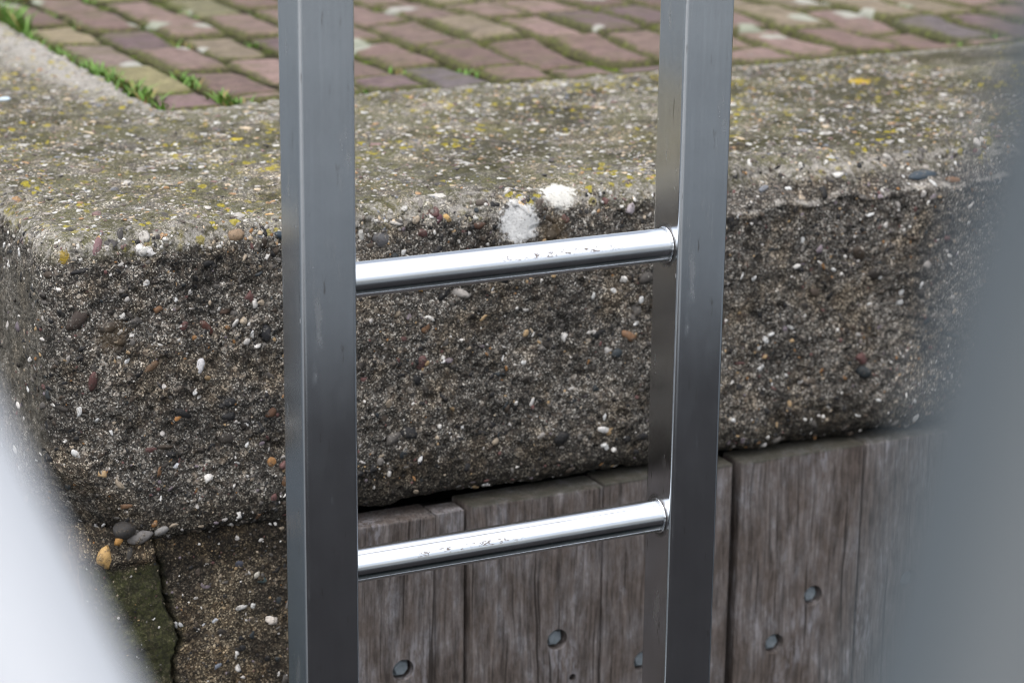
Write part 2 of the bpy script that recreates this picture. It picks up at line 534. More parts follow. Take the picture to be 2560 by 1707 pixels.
# paving bricks: one sheet of separate worn bricks
LB, WB = 0.200, 0.0965
bv, bf, bcol, bedge = [], [], [], []
off = 0
nu, nv = 11, 7
PAL = [((0.185, 0.115, 0.10), 5), ((0.215, 0.140, 0.118), 5), ((0.155, 0.100, 0.100), 4), ((0.235, 0.175, 0.125), 3), ((0.215, 0.185, 0.105), 2), ((0.135, 0.105, 0.105), 2), ((0.25, 0.16, 0.14), 3)]
PC = np.array([p for p, k in PAL for _ in range(k)])
T_in = 2.934
for row in range(44):
    s0 = 0.957 + row * WB
    tt = T_in - (0.075 if row == 0 else RNG.uniform(0.02, 0.19))
    k0 = 0
    tmax = 9.0 if row < 30 else 6.4
    while tt < tmax:
        L = LB * RNG.uniform(0.93, 1.03)
        a, b = max(tt, T_in + 0.004), tt + L
        tt = b
        if b - a < 0.02: continue
        gap = RNG.uniform(0.0040, 0.0082)
        u = np.linspace(0, 1, nu); v = np.linspace(0, 1, nv)
        U, V_ = np.meshgrid(u, v, indexing='ij')
        hw, hl = WB / 2 - gap, (b - a) / 2 - gap
        x = (V_ - .5) * 2; y = (U - .5) * 2
        # gather the grid towards the arrises
        x = np.sign(x) * np.abs(x) ** 0.75; y = np.sign(y) * np.abs(y) ** 0.6
        rx = RNG.uniform(-0.018, 0.018); 
        X = x * hw + rx * y * hl * 0.5; Y = y * hl + RNG.uniform(-.02, .02) * x * hw
        # rounded corners
        k = np.clip((np.abs(x) - 0.72) / 0.28, 0, 1) * np.clip((np.abs(y) - 0.85) / 0.15, 0, 1)
        X *= 1 - 0.13 * k; Y *= 1 - 0.05 * k
        dx = (1 - np.abs(x)) * hw; dy = (1 - np.abs(y)) * hl
        d = np.minimum(dx, dy)
        rim = 0.010
        z = -0.0 - 0.0075 * (1 - np.sqrt(np.clip(1 - (1 - np.clip(d / rim, 0, 1)) ** 2, 0, 1))) ** 1.2
        pts = np.stack([s0 + WB / 2 + X.ravel(), (a + b) / 2 + Y.ravel(), z.ravel()], 1)
        pts[:, 0] += 0.0045 * noise(pts, 45, 5) + 0.002 * noise(pts, 130, 15); pts[:, 1] += 0.0045 * noise(pts, 45, 6) + 0.002 * noise(pts, 130, 16)
        pts[:, 2] += 0.0022 * noise(pts * [1, 1, 0], 26, 3) + RNG.uniform(-0.003, 0.004) + RNG.uniform(-.012, .012) * (X.ravel()) + RNG.uniform(-.012, .012) * Y.ravel()
        pts[:, 2] += 0.010 * noise(pts * [1, 1, 0], 2.4, 9) * np.clip((pts[:, 1] - 2.95) * 4, 0, 1)
        bv.append(pts)
        f = grid_faces(nu, nv, off)
        # skirt
        rim_i = np.concatenate([np.arange(nv), np.arange(1, nu) * nv + nv - 1, (nu - 1) * nv + np.arange(nv - 2, -1, -1), np.arange(nu - 2, 0, -1) * nv])
        sk = pts[rim_i].copy(); sk[:, 2] = -0.05
        bv.append(sk)
        m = len(rim_i); i0 = rim_i + off; j0 = off + nu * nv + np.arange(m)
        f2 = np.stack([i0, j0, np.roll(j0, -1), np.roll(i0, -1)], 1)
        bf += [f[:, ::-1], f2]
        off += nu * nv + m
        kind = PC[RNG.integers(len(PC))]
        if row == 0 and k0 < 4: kind = np.array([(0.20, 0.125, 0.12), (0.26, 0.215, 0.11), (0.235, 0.165, 0.14), (0.27, 0.205, 0.13)][k0])
        k0 += 1
        c = kind * RNG.uniform(0.66, 0.92) * np.array([0.87, 0.94, 0.95])
        bcol.append(np.tile([*c, 1], (nu * nv + m, 1)))
        bedge.append(np.concatenate([1 - np.clip(d.ravel() / 0.016, 0, 1), np.ones(m)]))
paving = mesh_np('brick_paving', np.concatenate(bv), bf, bricks_mat(), attrs={'col': np.concatenate(bcol), 'edge': np.concatenate(bedge)})
place(paving, 0, 0, 0)
tag(paving, kind='structure')

# deck and far bank, both unseen, added and shaped for the steel's reflections
def unseen_deck_mat():
    n = N('dark unseen decking')
    P = n.coords()
    c = n.ramp(n.noise(n.map(P, scale=(3, 60, 60)), 1.0, 4), [(0.3, (0.008, 0.008, 0.009)), (0.7, (0.022, 0.021, 0.022))])
    n.link(c, n.b.inputs['Base Color'])
    n.b.inputs['Roughness'].default_value = 0.95
    n.b.inputs['Specular IOR Level'].default_value = 0.08
    return n.m


bm = bmesh.new()
for k in range(16):
    y0 = -0.97 + k * 0.145
    bmesh.ops.create_cube(bm, size=1, matrix=Matrix.Translation((0.6, y0, -1.02)) @ Matrix.Diagonal((5.0, 0.139, 0.04, 1)))
unseen_deck = obj_bm('unseen_deck', bm, unseen_deck_mat())
place(unseen_deck, 0, 0, 0)
tag(unseen_deck, kind='structure')


def unseen_bank_mat():
    n = N('far bank cover')
    P = n.coords()
    c = n.ramp(n.noise(P, 0.35, 6, 0.7), [(0.3, (0.08, 0.085, 0.07)), (0.5, (0.18, 0.18, 0.17)), (0.7, (0.34, 0.33, 0.32))])
    n.link(c, n.b.inputs['Base Color'])
    n.b.inputs['Roughness'].default_value = 0.9
    return n.m


na, nh = 90, 8
ang = np.linspace(math.radians(95), math.radians(370), na)
V = []
for i, a in enumerate(ang):
    for j in range(nh):
        h = j / (nh - 1)
        rr = 70 + 9 * h * h + 5 * math.sin(i * 0.7) * h
        top = 5.5 + 1.6 * math.sin(i * 0.9) + 1.5 * math.sin(i * 2.3 + 1)
        V.append((rr * math.cos(a), rr * math.sin(a), -1.5 + h * top))
unseen_bank = mesh_np('unseen_bank', V, [grid_faces(na, nh)], unseen_bank_mat())  # unseen skyline, its height and tone shaped for what the steel mirrors
unseen_bank.rotation_euler = (0, 0, ROT)
tag(unseen_bank, kind='structure')

# ------------------------------------------------------------------ embedded stones
bm = bmesh.new()
bmesh.ops.create_icosphere(bm, subdivisions=2, radius=1)
bm.verts.ensure_lookup_table()
ICO_V = np.array([v.co[:] for v in bm.verts]); ICO_F = np.array([[v.index for v in f.verts] for f in bm.faces])
bm.free()
FACE_PAL = [((0.016, 0.016, 0.017), 34), ((0.028, 0.024, 0.021), 22), ((0.055, 0.042, 0.032), 20), ((0.085, 0.078, 0.072), 13), ((0.14, 0.13, 0.12), 7),
            ((0.62, 0.60, 0.57), 10), ((0.42, 0.40, 0.38), 6), ((0.33, 0.23, 0.125), 4), ((0.24, 0.125, 0.05), 3), ((0.12, 0.060, 0.056), 6), ((0.028, 0.034, 0.038), 4), ((0.35, 0.29, 0.22), 6), ((0.18, 0.15, 0.17), 3)]
TOP_PAL = [((0.50, 0.49, 0.46), 18), ((0.40, 0.38, 0.35), 15), ((0.24, 0.22, 0.20), 12), ((0.46, 0.37, 0.26), 8), ((0.33, 0.20, 0.10), 6), ((0.06, 0.056, 0.055), 14), ((0.11, 0.09, 0.075), 10), ((0.20, 0.13, 0.12), 5), ((0.15, 0.16, 0.18), 5)]


def pal_pick(pal, n):
    C = np.array([c for c, k in pal]); k = np.array([k for c, k in pal], float)
    i = RNG.choice(len(C), n, p=k / k.sum())
    return C[i] * RNG.uniform(0.8, 1.2, (n, 1))


def stones(P, Nn, R, col, flat=(0.45, 0.75), sink=(-0.55, 0.1), elong=(0.5, 0.95), tdir=None, cut=(0.40, 0.95)):
    """stones of half-length R at points P with surface normals Nn -> verts, faces, colours, and base point ids"""
    n = len(P)
    rnd = RNG.normal(size=(n, 3)) if tdir is None else tdir
    Tn = rnd - (rnd * Nn).sum(1, keepdims=True) * Nn
    Tn /= np.linalg.norm(Tn, axis=1, keepdims=True)
    Bn = np.cross(Nn, Tn)
    ax = R; by = R * RNG.uniform(*elong, n); cz = by * RNG.uniform(*flat, n)
    U = np.tile(ICO_V[None], (n, 1, 1))
    # knobbly / broken outline: every stone cut by a few random planes
    for k in range(7):
        d = RNG.normal(size=(n, 1, 3)); d /= np.linalg.norm(d, axis=2, keepdims=True)
        h = RNG.uniform(*cut, (n, 1))
        s = (U * d).sum(2)
        U = U - np.clip(s - h, 0, None)[..., None] * d
    U = U * (1 + 0.09 * RNG.normal(size=(n, 1, 1)) + 0.07 * RNG.normal(size=(n, len(ICO_V), 1)))
    C0 = P + Nn * (cz * RNG.uniform(*sink, n))[:, None]
    V = C0[:, None] + U[..., :1] * (ax[:, None, None] * Tn[:, None]) + U[..., 1:2] * (by[:, None, None] * Bn[:, None]) + U[..., 2:] * (cz[:, None, None] * Nn[:, None])
    m = len(ICO_V)
    F = (ICO_F[None] + (np.arange(n) * m)[:, None, None]).reshape(-1, 3)
    colr = np.concatenate([np.repeat(col, m, 0), np.ones((n * m, 1))], 1)
    return V.reshape(-1, 3), F, colr, m


# ------------------------------------------------------------------ concrete coping (an L of the quay edge)
SL, TF = 0.634, 2.331            # outer faces of the two legs
ZB = -0.345                       # underside
RC = 0.045                        # plan radius of the outer corner
IN = 0.036                        # how far the rounded edge reaches in


def outline():
    """points and inward normals along the outer edge, fine where the photograph looks"""
    t_l = np.concatenate([np.linspace(14.0, 3.3, 90), np.arange(3.28, TF + RC, -0.004)])
    p = [(SL, t) for t in t_l]; nrm = [(1.0, 0.0)] * len(t_l)
    cs, ct = SL + RC, TF + RC
    for a in np.linspace(math.pi, 1.5 * math.pi, 42):
        p.append((cs + RC * math.cos(a), ct + RC * math.sin(a))); nrm.append((-math.cos(a), -math.sin(a)))
    s_l = np.concatenate([np.arange(SL + RC + 0.0016, 2.05, 0.0016), np.linspace(2.07, 9.0, 80)])
    p += [(s, TF) for s in s_l]; nrm += [(0.0, 1.0)] * len(s_l)
    return np.array(p), np.array(nrm)


def profile():
    q = []
    rt = 0.026
    q += [(u, 0.0) for u in np.linspace(IN, rt, 5)]
    q += [(rt - rt * math.sin(a), -rt + rt * math.cos(a)) for a in np.linspace(0, math.pi / 2, 26)[1:]]
    q += [(0.0, z) for z in np.linspace(-rt, ZB + 0.03, 175)[1:]]
    rb = 0.03
    q += [(rb - rb * math.cos(a), ZB + rb - rb * math.sin(a)) for a in np.linspace(0, math.pi / 2, 22)[1:]]
    q += [(u, ZB) for u in np.linspace(rb, 0.29, 26)[1:]]
    return np.array(q)


def splash(P):
    """where the two white splashes sit the surface is smoother"""
    return sum(np.exp(-(((P - np.array(c)) ** 2).sum(1) / 0.020 ** 2) ** 2) for c in ((1.161, 2.331, -0.032), (1.214, 2.343, -0.006)))


def weather(P, Nn):
    """displace the concrete along its normals: erosion, pitting, chipped arris"""
    d = 0.0040 * fbm(P, 9, 2, 1) + 0.0030 * fbm(P, 40, 3, 2) + 0.0019 * fbm(P, 170, 2, 3)
    d = d - 0.0035 * smooth01(fbm(P, 60, 3, 7), 0.25, 0.6)
    s, t, z = P.T
    d = d * (1 - 0.85 * splash(P))
    edge = np.clip(1 - np.abs(z + 0.012) / 0.045, 0, 1) * np.clip(1 - np.abs(np.minimum(s - SL, t - TF)) / 0.05, 0, 1)
    d = d - edge * 0.009 * np.clip(fbm(P, 15, 3, 21) + 0.15, 0, 1)
    front = 1 - smooth01(t, TF + 0.04, TF + 0.16)
    # broken ledge under the top arris, right of the ladder
    led = smooth01(s, 1.40, 1.44) * (1 - smooth01(s, 1.78, 1.90)) * front
    zl = z + 0.045 + 0.008 * noise(P, 24, 31) + 0.003 * noise(P, 90, 32)
    dn = np.zeros_like(P); dn[:, 1] = led * np.clip(zl * 0.95, 0, 0.033) * (1 + 0.25 * noise(P, 40, 33))
    dn[:, 1] -= led * 0.0015 * np.clip(1 - np.abs(zl) / 0.006, 0, 1)
    # broken lower corner at the left end
    br = (1 - smooth01(np.hypot(s - SL, (t - TF) * 0.6), 0.02, 0.085)) * (1 - smooth01(z + 0.02 * noise(P, 25, 35), -0.33, -0.235))
    dn[:, 0] += br * 0.045; dn[:, 1] += br * 0.02
    # ragged lower arris
    low = (1 - smooth01(z, ZB - 0.001, ZB + 0.045)) * (0.6 + 0.9 * fbm(P, 20, 3, 41))
    dn[:, 2] += np.clip(low, 0, 2) * 0.007
    return P + Nn * d[:, None] + dn


def pits(P, Nn, centres, radii, depth):
    off = np.zeros(len(P))
    for c, r, h in zip(centres, radii, depth):
        i = np.nonzero(np.abs(P[:, 0] - c[0]) < r)[0]
        i = i[np.abs(P[i, 2] - c[2]) < r]
        dd = np.linalg.norm(P[i] - c, axis=1)
        off[i] = np.maximum(off[i], h * (1 - smooth01(dd, r * 0.4, r)))
    return P - Nn * off[:, None]


def grid_normals(V, nu, nv, flip=1):
    G = V.reshape(nu, nv, 3)
    du = np.gradient(G, axis=0); dv = np.gradient(G, axis=1)
    n = np.cross(du, dv) * flip
    return (n / (np.linalg.norm(n, axis=2, keepdims=True) + 1e-12)).reshape(-1, 3)


Op, On = outline(); Pr = profile()
nu, nv = len(Op), len(Pr)
SV = np.zeros((nu, nv, 3))
SV[..., :2] = Op[:, None, :] + On[:, None, :] * Pr[None, :, :1]
SV[..., 2] = Pr[None, :, 1]
SV = SV.reshape(-1, 3)
SN = grid_normals(SV, nu, nv)
if (SN.reshape(nu, nv, 3)[nu // 2, nv // 2] * np.array([On[nu // 2][0], On[nu // 2][1], 0])).sum() > 0: SN = -SN
sweep_flip = (np.cross(SV.reshape(nu, nv, 3)[nu//2+1, nv//2] - SV.reshape(nu, nv, 3)[nu//2, nv//2], SV.reshape(nu, nv, 3)[nu//2, nv//2+1] - SV.reshape(nu, nv, 3)[nu//2, nv//2]) @ SN.reshape(nu, nv, 3)[nu//2, nv//2]) < 0
SV0 = SV.copy()
SV = weather(SV, SN)
pn = 700
pc = np.stack([RNG.uniform(0.64, 2.0, pn), np.full(pn, TF), RNG.uniform(-0.31, -0.02, pn)], 1)
pc = pc[splash(pc) < 0.2]; pn = len(pc)
SV = pits(SV, SN, pc, RNG.uniform(0.004, 0.010, pn), RNG.uniform(0.0015, 0.005, pn))


def inner_gap(s, t):
    """minus the distance to the inner arris of the L"""
    ds, dt = np.minimum(s - 0.953, 0), np.minimum(t - 2.935, 0)
    return -np.where((s > 0.953) | (t > 2.935), np.where(s > 0.953, -dt, -ds), np.hypot(ds, dt))


def top_block(s_a, t_a):
    S, T = np.meshgrid(s_a, t_a, indexing='ij')
    s, t = S.ravel().copy(), T.ravel().copy()
    cs, ct, rr = SL + RC, TF + RC, RC - IN
    m = (s < cs) & (t < ct)
    dd = np.hypot(s - cs, t - ct)
    k = m & (dd > rr)
    s[k] = cs + (s[k] - cs) / dd[k] * rr; t[k] = ct + (t[k] - ct) / dd[k] * rr
    V = np.stack([s, t, np.zeros_like(s)], 1)
    return V, len(s_a), len(t_a)


sA = np.concatenate([np.arange(SL + IN, 2.06, 0.0032), np.linspace(2.07, 9.0, 80)])
tA = np.concatenate([np.arange(TF + IN, 2.935, 0.0032), [2.935]])
sB = np.concatenate([np.arange(SL + IN, 0.953, 0.0036), [0.953]])
tB = np.concatenate([np.arange(2.935, 3.75, 0.004), np.linspace(3.76, 14.0, 90)])
blocks = []
for sa, ta in ((sA, tA), (sB, tB)):
    V, a_, b__ = top_block(sa, ta)
    Nn = np.tile([0, 0, 1.0], (len(V), 1))
    V = weather(V, Nn)
    # worn inner arris where the bricks begin
    s, t, z = V.T
    inner = inner_gap(s, t)
    V[:, 2] -= np.clip(inner + 0.014, 0, 1) ** 1.3 * 1.8 * 0.25 * (1 + noise(V, 40, 3))
    blocks.append((V, a_, b__))

allV, allF, A_top, A_side, A_lime, A_moss, A_dirt = [SV], [], [], [], [], [], []
f = grid_faces(nu, nv, 0)
allF.append(f[:, ::-1] if sweep_flip else f)
base_n = len(SV)
for V, a_, b__ in blocks:
    allF.append(grid_faces(a_, b__, base_n))
    allV.append(V); base_n += len(V)
MV = np.concatenate(allV)
s, t, z = MV.T
topness = smooth01(z + 0.006 * noise(MV, 30, 50), -0.030, -0.004)
on_side = (1 - smooth01(s, SL + 0.008, SL + 0.03)) * smooth01(t, TF + 0.018, TF + 0.05) * (1 - smooth01(z, -0.06, -0.02))
u_in = np.minimum(s - SL, t - TF)
lime_highlight = np.clip(1 - np.abs(z + 0.012) / 0.03, 0, 1) * (u_in < 0.09) * 0.52 + 0.55 * np.clip(1 + inner_gap(s, t) / 0.10, 0, 1) * (z > -0.03) + 0.38 * smooth01(t, 2.98, 3.2) * (z > -0.03) * (s < 0.96)
lime_highlight = np.maximum(lime_highlight, 0.42 * (1 - smooth01(u_in, 0.02, 0.08)) * (z > -0.02))
lime_highlight = np.maximum(lime_highlight, (0.6 + 0.4 * noise(MV, 28, 88)) * smooth01(s, 1.40, 1.46) * (1 - smooth01(s, 1.80, 1.90)) * np.clip(1 - np.abs(z + 0.043 + 0.008 * noise(MV * [1, 1, 1], 24, 31)) / 0.009, 0, 1) * (t < TF + 0.05))  # highlight painted in pale colour along the broken ledge's crest
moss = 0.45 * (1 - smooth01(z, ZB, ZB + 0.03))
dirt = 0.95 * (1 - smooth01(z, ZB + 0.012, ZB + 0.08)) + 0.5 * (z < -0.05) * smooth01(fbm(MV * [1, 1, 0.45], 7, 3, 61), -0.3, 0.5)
coln = np.zeros((len(MV), 4)); stn = np.zeros(len(MV))

# stones in the faces
G = SV.reshape(nu, nv, 3); NG = grid_normals(SV, nu, nv); NG = NG if not sweep_flip else -NG
vis = np.nonzero((SV0[:, 2] < -0.008) & (SV0[:, 2] > ZB + 0.004) & (SV0[:, 0] < 2.05) & (SV0[:, 1] < 3.1) & (splash(SV0) < 0.3))[0]


def spread(idx, n, V=None, k=3.2):
    if V is None: return RNG.choice(idx, min(n, len(idx)), replace=False)
    w_ = np.exp(k * fbm(V[idx], 24, 3, int(n) % 97))
    return RNG.choice(idx, min(n, len(idx)), replace=False, p=w_ / w_.sum())


extraV, extraF, extraC = [], [], []


def add_st(P, Nn, R, col, **k):
    global base_n
    V, F, C, m = stones(P, Nn, R, col, **k)
    extraV.append(V); extraF.append(F + base_n); extraC.append(C)
    base_n += len(V)


i = spread(vis, 5200, SV); add_st(SV[i], NG[i], RNG.uniform(0.0009, 0.0019, len(i)), pal_pick(FACE_PAL, len(i)), sink=(-0.4, 0.2))
i = spread(vis, 3200, SV); add_st(SV[i], NG[i], RNG.uniform(0.0017, 0.0038, len(i)), pal_pick(FACE_PAL, len(i)), sink=(-0.55, 0.1))
i = spread(vis, 1250, SV); add_st(SV[i], NG[i], RNG.uniform(0.0032, 0.0066, len(i)), pal_pick(FACE_PAL, len(i)), sink=(-0.7, -0.05), elong=(0.35, 0.95))
DARK_PAL = FACE_PAL[:4] + [((0.12, 0.060, 0.056), 6), ((0.030, 0.036, 0.040), 6), ((0.16, 0.09, 0.05), 4), ((0.30, 0.28, 0.26), 5)]
i = spread(vis, 210, SV); add_st(SV[i], NG[i], RNG.uniform(0.0055, 0.0130, len(i)), pal_pick(DARK_PAL, len(i)), sink=(-0.65, -0.2), elong=(0.28, 0.85), tdir=RNG.normal(size=(len(i), 3)) * [1, 1, 0.55])
i = spread(vis, 130, SV); add_st(SV[i], NG[i], RNG.uniform(0.004, 0.0065, len(i)), np.tile([0.60, 0.60, 0.59], (len(i), 1)), sink=(-0.5, 0.0), elong=(0.3, 0.7))
ve = np.nonzero((splash(SV0) < 0.3) & (SV0[:, 2] > -0.030) & (SV0[:, 0] < 2.05) & (SV0[:, 1] < 3.1))[0]
i = spread(ve, 900, SV, 2.5); add_st(SV[i], NG[i], RNG.uniform(0.0013, 0.0034, len(i)), pal_pick(TOP_PAL, len(i)), sink=(-0.5, 0.1))
i = spread(ve, 110, SV, 2.5); add_st(SV[i], NG[i], RNG.uniform(0.0035, 0.0085, len(i)), pal_pick(TOP_PAL, len(i)), sink=(-0.6, -0.1), elong=(0.4, 0.95))
# stones in the top
TVs = np.concatenate([b[0] for b in blocks]); TN = np.tile([0, 0, 1.0], (len(TVs), 1))
vt = np.nonzero((TVs[:, 0] < 2.05) & (TVs[:, 1] < 3.6))[0]
i = spread(vt, 8500, TVs, 2.2); add_st(TVs[i], TN[i], RNG.uniform(0.0013, 0.0028, len(i)), pal_pick(TOP_PAL, len(i)), flat=(0.35, 0.7), sink=(-0.4, 0.2))
i = spread(vt, 3400, TVs, 2.2); add_st(TVs[i], TN[i], RNG.uniform(0.0026, 0.0052, len(i)), pal_pick(TOP_PAL, len(i)), flat=(0.3, 0.55), sink=(-0.6, 0.0))
i = spread(vt, 520, TVs, 2.2); add_st(TVs[i], TN[i], RNG.uniform(0.005, 0.0095, len(i)), pal_pick(TOP_PAL, len(i)), flat=(0.25, 0.4), sink=(-0.75, -0.3), elong=(0.45, 0.95))


def face_at(s_, z_):
    d2 = (SV0[:, 0] - s_) ** 2 + (SV0[:, 2] - z_) ** 2 + 4 * np.clip(SV0[:, 1] - TF - 0.1, 0, 1)
    return int(np.argmin(d2))


# the stones the eye can pick out one by one: s, z, half length, colour, aspect
PICK = [
        (0.7422, -0.0191, 0.011, (0.70, 0.68, 0.66), .5), (0.893, -0.020, 0.012, (0.030, 0.045, 0.06), .35), (0.836, -0.013, 0.0075, (0.24, 0.17, 0.11), .7), (0.886, 0.0, 0.007, (0.55, 0.35, 0.16), .5),
        (0.6640, -0.085, 0.012, (0.05, 0.038, 0.032), .55), (0.742, -0.142, 0.010, (0.13, 0.082, 0.05), .45), (1.0426, -0.178, 0.0095, (0.115, 0.058, 0.055), .6), (1.2700, -0.089, 0.0095, (0.022, 0.022, 0.024), .5),
        (0.9985, -0.034, 0.009, (0.09, 0.09, 0.095), .8), (1.11, -0.030, 0.009, (0.09, 0.05, 0.035), .5), (1.0525, -0.125, 0.006, (0.66, 0.64, 0.6), .5), (1.064, -0.020, 0.006, (0.11, 0.05, 0.06), .75), (1.075, -0.018, 0.0045, (0.5, 0.32, 0.12), .7),
        (1.169, -0.018, 0.0085, (0.52, 0.34, 0.14), .4), (1.30, -0.03, 0.007, (0.36, 0.32, 0.34), .6), (1.04, -0.087, 0.008, (0.42, 0.24, 0.08), .4), (1.70, -0.03, 0.016, (0.035, 0.05, 0.065), .35), (1.46, -0.06, 0.011, (0.035, 0.032, 0.03), .4),
        (0.905, -0.200, 0.008, (0.46, 0.33, 0.14), .35), (0.869, -0.207, 0.0095, (0.09, 0.048, 0.03), .55), (0.765, -0.20, 0.008, (0.36, 0.18, 0.07), .4), (0.764, -0.253, 0.0055, (0.66, 0.67, 0.7), .7), (1.36, -0.27, 0.0045, (0.4, 0.3, 0.2), .8), (1.275, -0.285, 0.012, (0.68, 0.66, 0.64), .28),
        (0.69, -0.012, 0.010, (0.17, 0.10, 0.105), .45), (0.793, -0.147, 0.0085, (0.55, 0.54, 0.55), .45), (0.865, -0.12, 0.009, (0.03, 0.03, 0.033), .6), (0.818, -0.09, 0.0095, (0.09, 0.06, 0.045), .45), (0.80, -0.108, 0.010, (0.10, 0.045, 0.035), .4)]
ii = [face_at(p[0], p[1]) for p in PICK]
tdir = np.stack([np.array([math.cos(a), 0, math.sin(a)]) for a in RNG.uniform(-1.3, 1.3, len(PICK))])
for k in range(len(PICK)):
    add_st(SV[ii[k]][None], NG[ii[k]][None], np.array([PICK[k][2] * 1.25]), np.array([PICK[k][3]]), elong=(PICK[k][4], PICK[k][4] + .001), sink=(-0.5, -0.35), flat=(0.55, 0.7), tdir=tdir[k][None], cut=(0.55, 1.0))

EV = np.concatenate(extraV); ne = len(EV)
cat0 = lambda a, v=0.0: np.concatenate([a, np.full(ne, v)])
SO, TO, ZO = SL, TF, ZB          # origin of the coping, its lower outer corner
spots = [((1.1609 - SO, 0, -0.032 - ZO), 0.029, (0.66, 0.66, 0.65), 0.12, 1.0), ((1.214 - SO, 0.012, -0.006 - ZO), 0.025, (0.62, 0.61, 0.57), 0.1, 0.95),
         ((0.6525 - SO, 0.006, -0.0185 - ZO), 0.0105, (0.24, 0.165, 0.014), 0.1, 0.9), ((0.98 - SO, 0.39, -ZO), 0.012, (0.42, 0.33, 0.03), 0.1, 0.9), ((1.886 - SO, 0.43, -ZO), 0.020, (0.40, 0.28, 0.02), 0.1, 0.9),
         ((1.075 - SO, 0.03, -ZO - .001), 0.012, (0.6, 0.58, 0.54), 0.1, 0.8), ((1.205 - SO, 0.0, -0.045 - ZO), 0.015, (0.13, 0.09, 0.045), 0.9, 0.35), ((0.70 - SO, 0, -0.105 - ZO), 0.013, (0.14, 0.095, 0.05), 0.9, 0.4)]
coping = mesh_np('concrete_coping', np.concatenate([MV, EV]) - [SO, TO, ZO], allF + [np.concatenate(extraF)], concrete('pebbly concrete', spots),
                 attrs={'top': cat0(topness), 'side': cat0(on_side), 'lime_highlight': cat0(lime_highlight), 'moss': cat0(moss), 'dirt': cat0(dirt),
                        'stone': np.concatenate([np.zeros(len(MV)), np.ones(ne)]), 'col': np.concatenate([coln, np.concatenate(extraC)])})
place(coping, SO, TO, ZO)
tag(coping, 'weathered pebble-studded concrete coping turning the corner of the quay behind the ladder', 'coping')

# ------------------------------------------------------------------ concrete wall under the left end of the coping
def wall_piece():
    s_a = np.arange(0.664, 0.926, 0.0017); z_a = np.concatenate([np.arange(-0.316, -0.62, -0.0017), np.linspace(-0.63, -1.9, 30)])
    S, Z = np.meshgrid(s_a, z_a, indexing='ij')
    V = np.stack([S.ravel(), np.full(S.size, 2.343), Z.ravel()], 1)
    s, t, z = V.T
    d = 0.004 * fbm(V, 10, 2, 71) + 0.0028 * fbm(V, 45, 3, 72) + 0.0016 * fbm(V, 170, 2, 73)
    # the crack wanders down from the coping, mossy corner piece left of it
    zs = np.array([-0.30, -0.345, -0.375, -0.41, -0.435, -0.452, -0.475, -0.52, -0.7, -2.0]); cs = np.array([0.738, 0.7405, 0.7455, 0.751, 0.760, 0.7655, 0.757, 0.757, 0.752, 0.75])
    c = np.interp(z, zs[::-1], cs[::-1]) + 0.0022 * noise(V, 90, 74) + 0.0012 * noise(V, 260, 75)
    crack = np.abs(s - c)
    left = (s < c)
    piece = left * 0.004 * smooth01(crack, 0.0, 0.02)
    # a ledge of broken concrete stands above the mossy piece
    lip = smooth01(z + 0.004 * noise(V, 60, 76), -0.3585, -0.3545) * (1 - smooth01(s, 0.742, 0.756))
    out = d - 0.013 * (1 - smooth01(crack, 0.0007, 0.0022 + 0.0012 * noise(V, 50, 77))) + piece + lip * 0.005
    # it curls away at the outer corner
    cor = 1 - smooth01(s, 0.664, 0.70)
    ris = 1 - smooth01(-z + 0.006 * noise(V, 45, 79), 0.318, 0.352)
    V[:, 1] -= out + 0.003; V[:, 1] += cor ** 2 * 0.03 + ris * 0.014
    moss = np.where(left, 0.78 * smooth01(-z, 0.345, 0.37), 0.6 * (1 - smooth01(crack, 0.0, 0.022)))
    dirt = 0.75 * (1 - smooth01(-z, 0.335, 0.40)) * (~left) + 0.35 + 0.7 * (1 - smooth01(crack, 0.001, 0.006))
    return V, len(s_a), len(z_a), moss, dirt


WV, wa, wb, wm, wd = wall_piece()
WN = grid_normals(WV, wa, wb)
if WN[len(WN) // 2][1] > 0: WN = -WN; wfl = True
else: wfl = False
base_n = len(WV)
f = grid_faces(wa, wb, 0)
wF = [f if not wfl else f[:, ::-1]]
# back, return and inner faces so the block is solid: a plain box behind the worn face
bx = np.array([[a, b, c] for a in (0.665, 0.9245) for b in (2.365, 13.9) for c in (-0.333, -1.9)])
wF.append(np.array([[0, 1, 3, 2], [4, 6, 7, 5], [0, 4, 5, 1], [2, 3, 7, 6], [0, 2, 6, 4], [1, 5, 7, 3]]) + base_n)
base_n += 8
extraV, extraF, extraC = [], [], []
vis = np.nonzero((WV[:, 2] > -0.62) & (WV[:, 0] > 0.67))[0]
vr = vis[WV[vis, 0] > 0.77]
i = spread(vis, 700); add_st(WV[i], WN[i], RNG.uniform(0.0009, 0.002, len(i)), pal_pick(FACE_PAL, len(i)), sink=(-0.4, 0.2))
i = spread(vr, 170); add_st(WV[i], WN[i], RNG.uniform(0.002, 0.0045, len(i)), pal_pick(FACE_PAL, len(i)), sink=(-0.6, 0.0))
i = spread(vr, 14); add_st(WV[i], WN[i], RNG.uniform(0.005, 0.008, len(i)), pal_pick(FACE_PAL, len(i)), sink=(-0.6, -0.2))
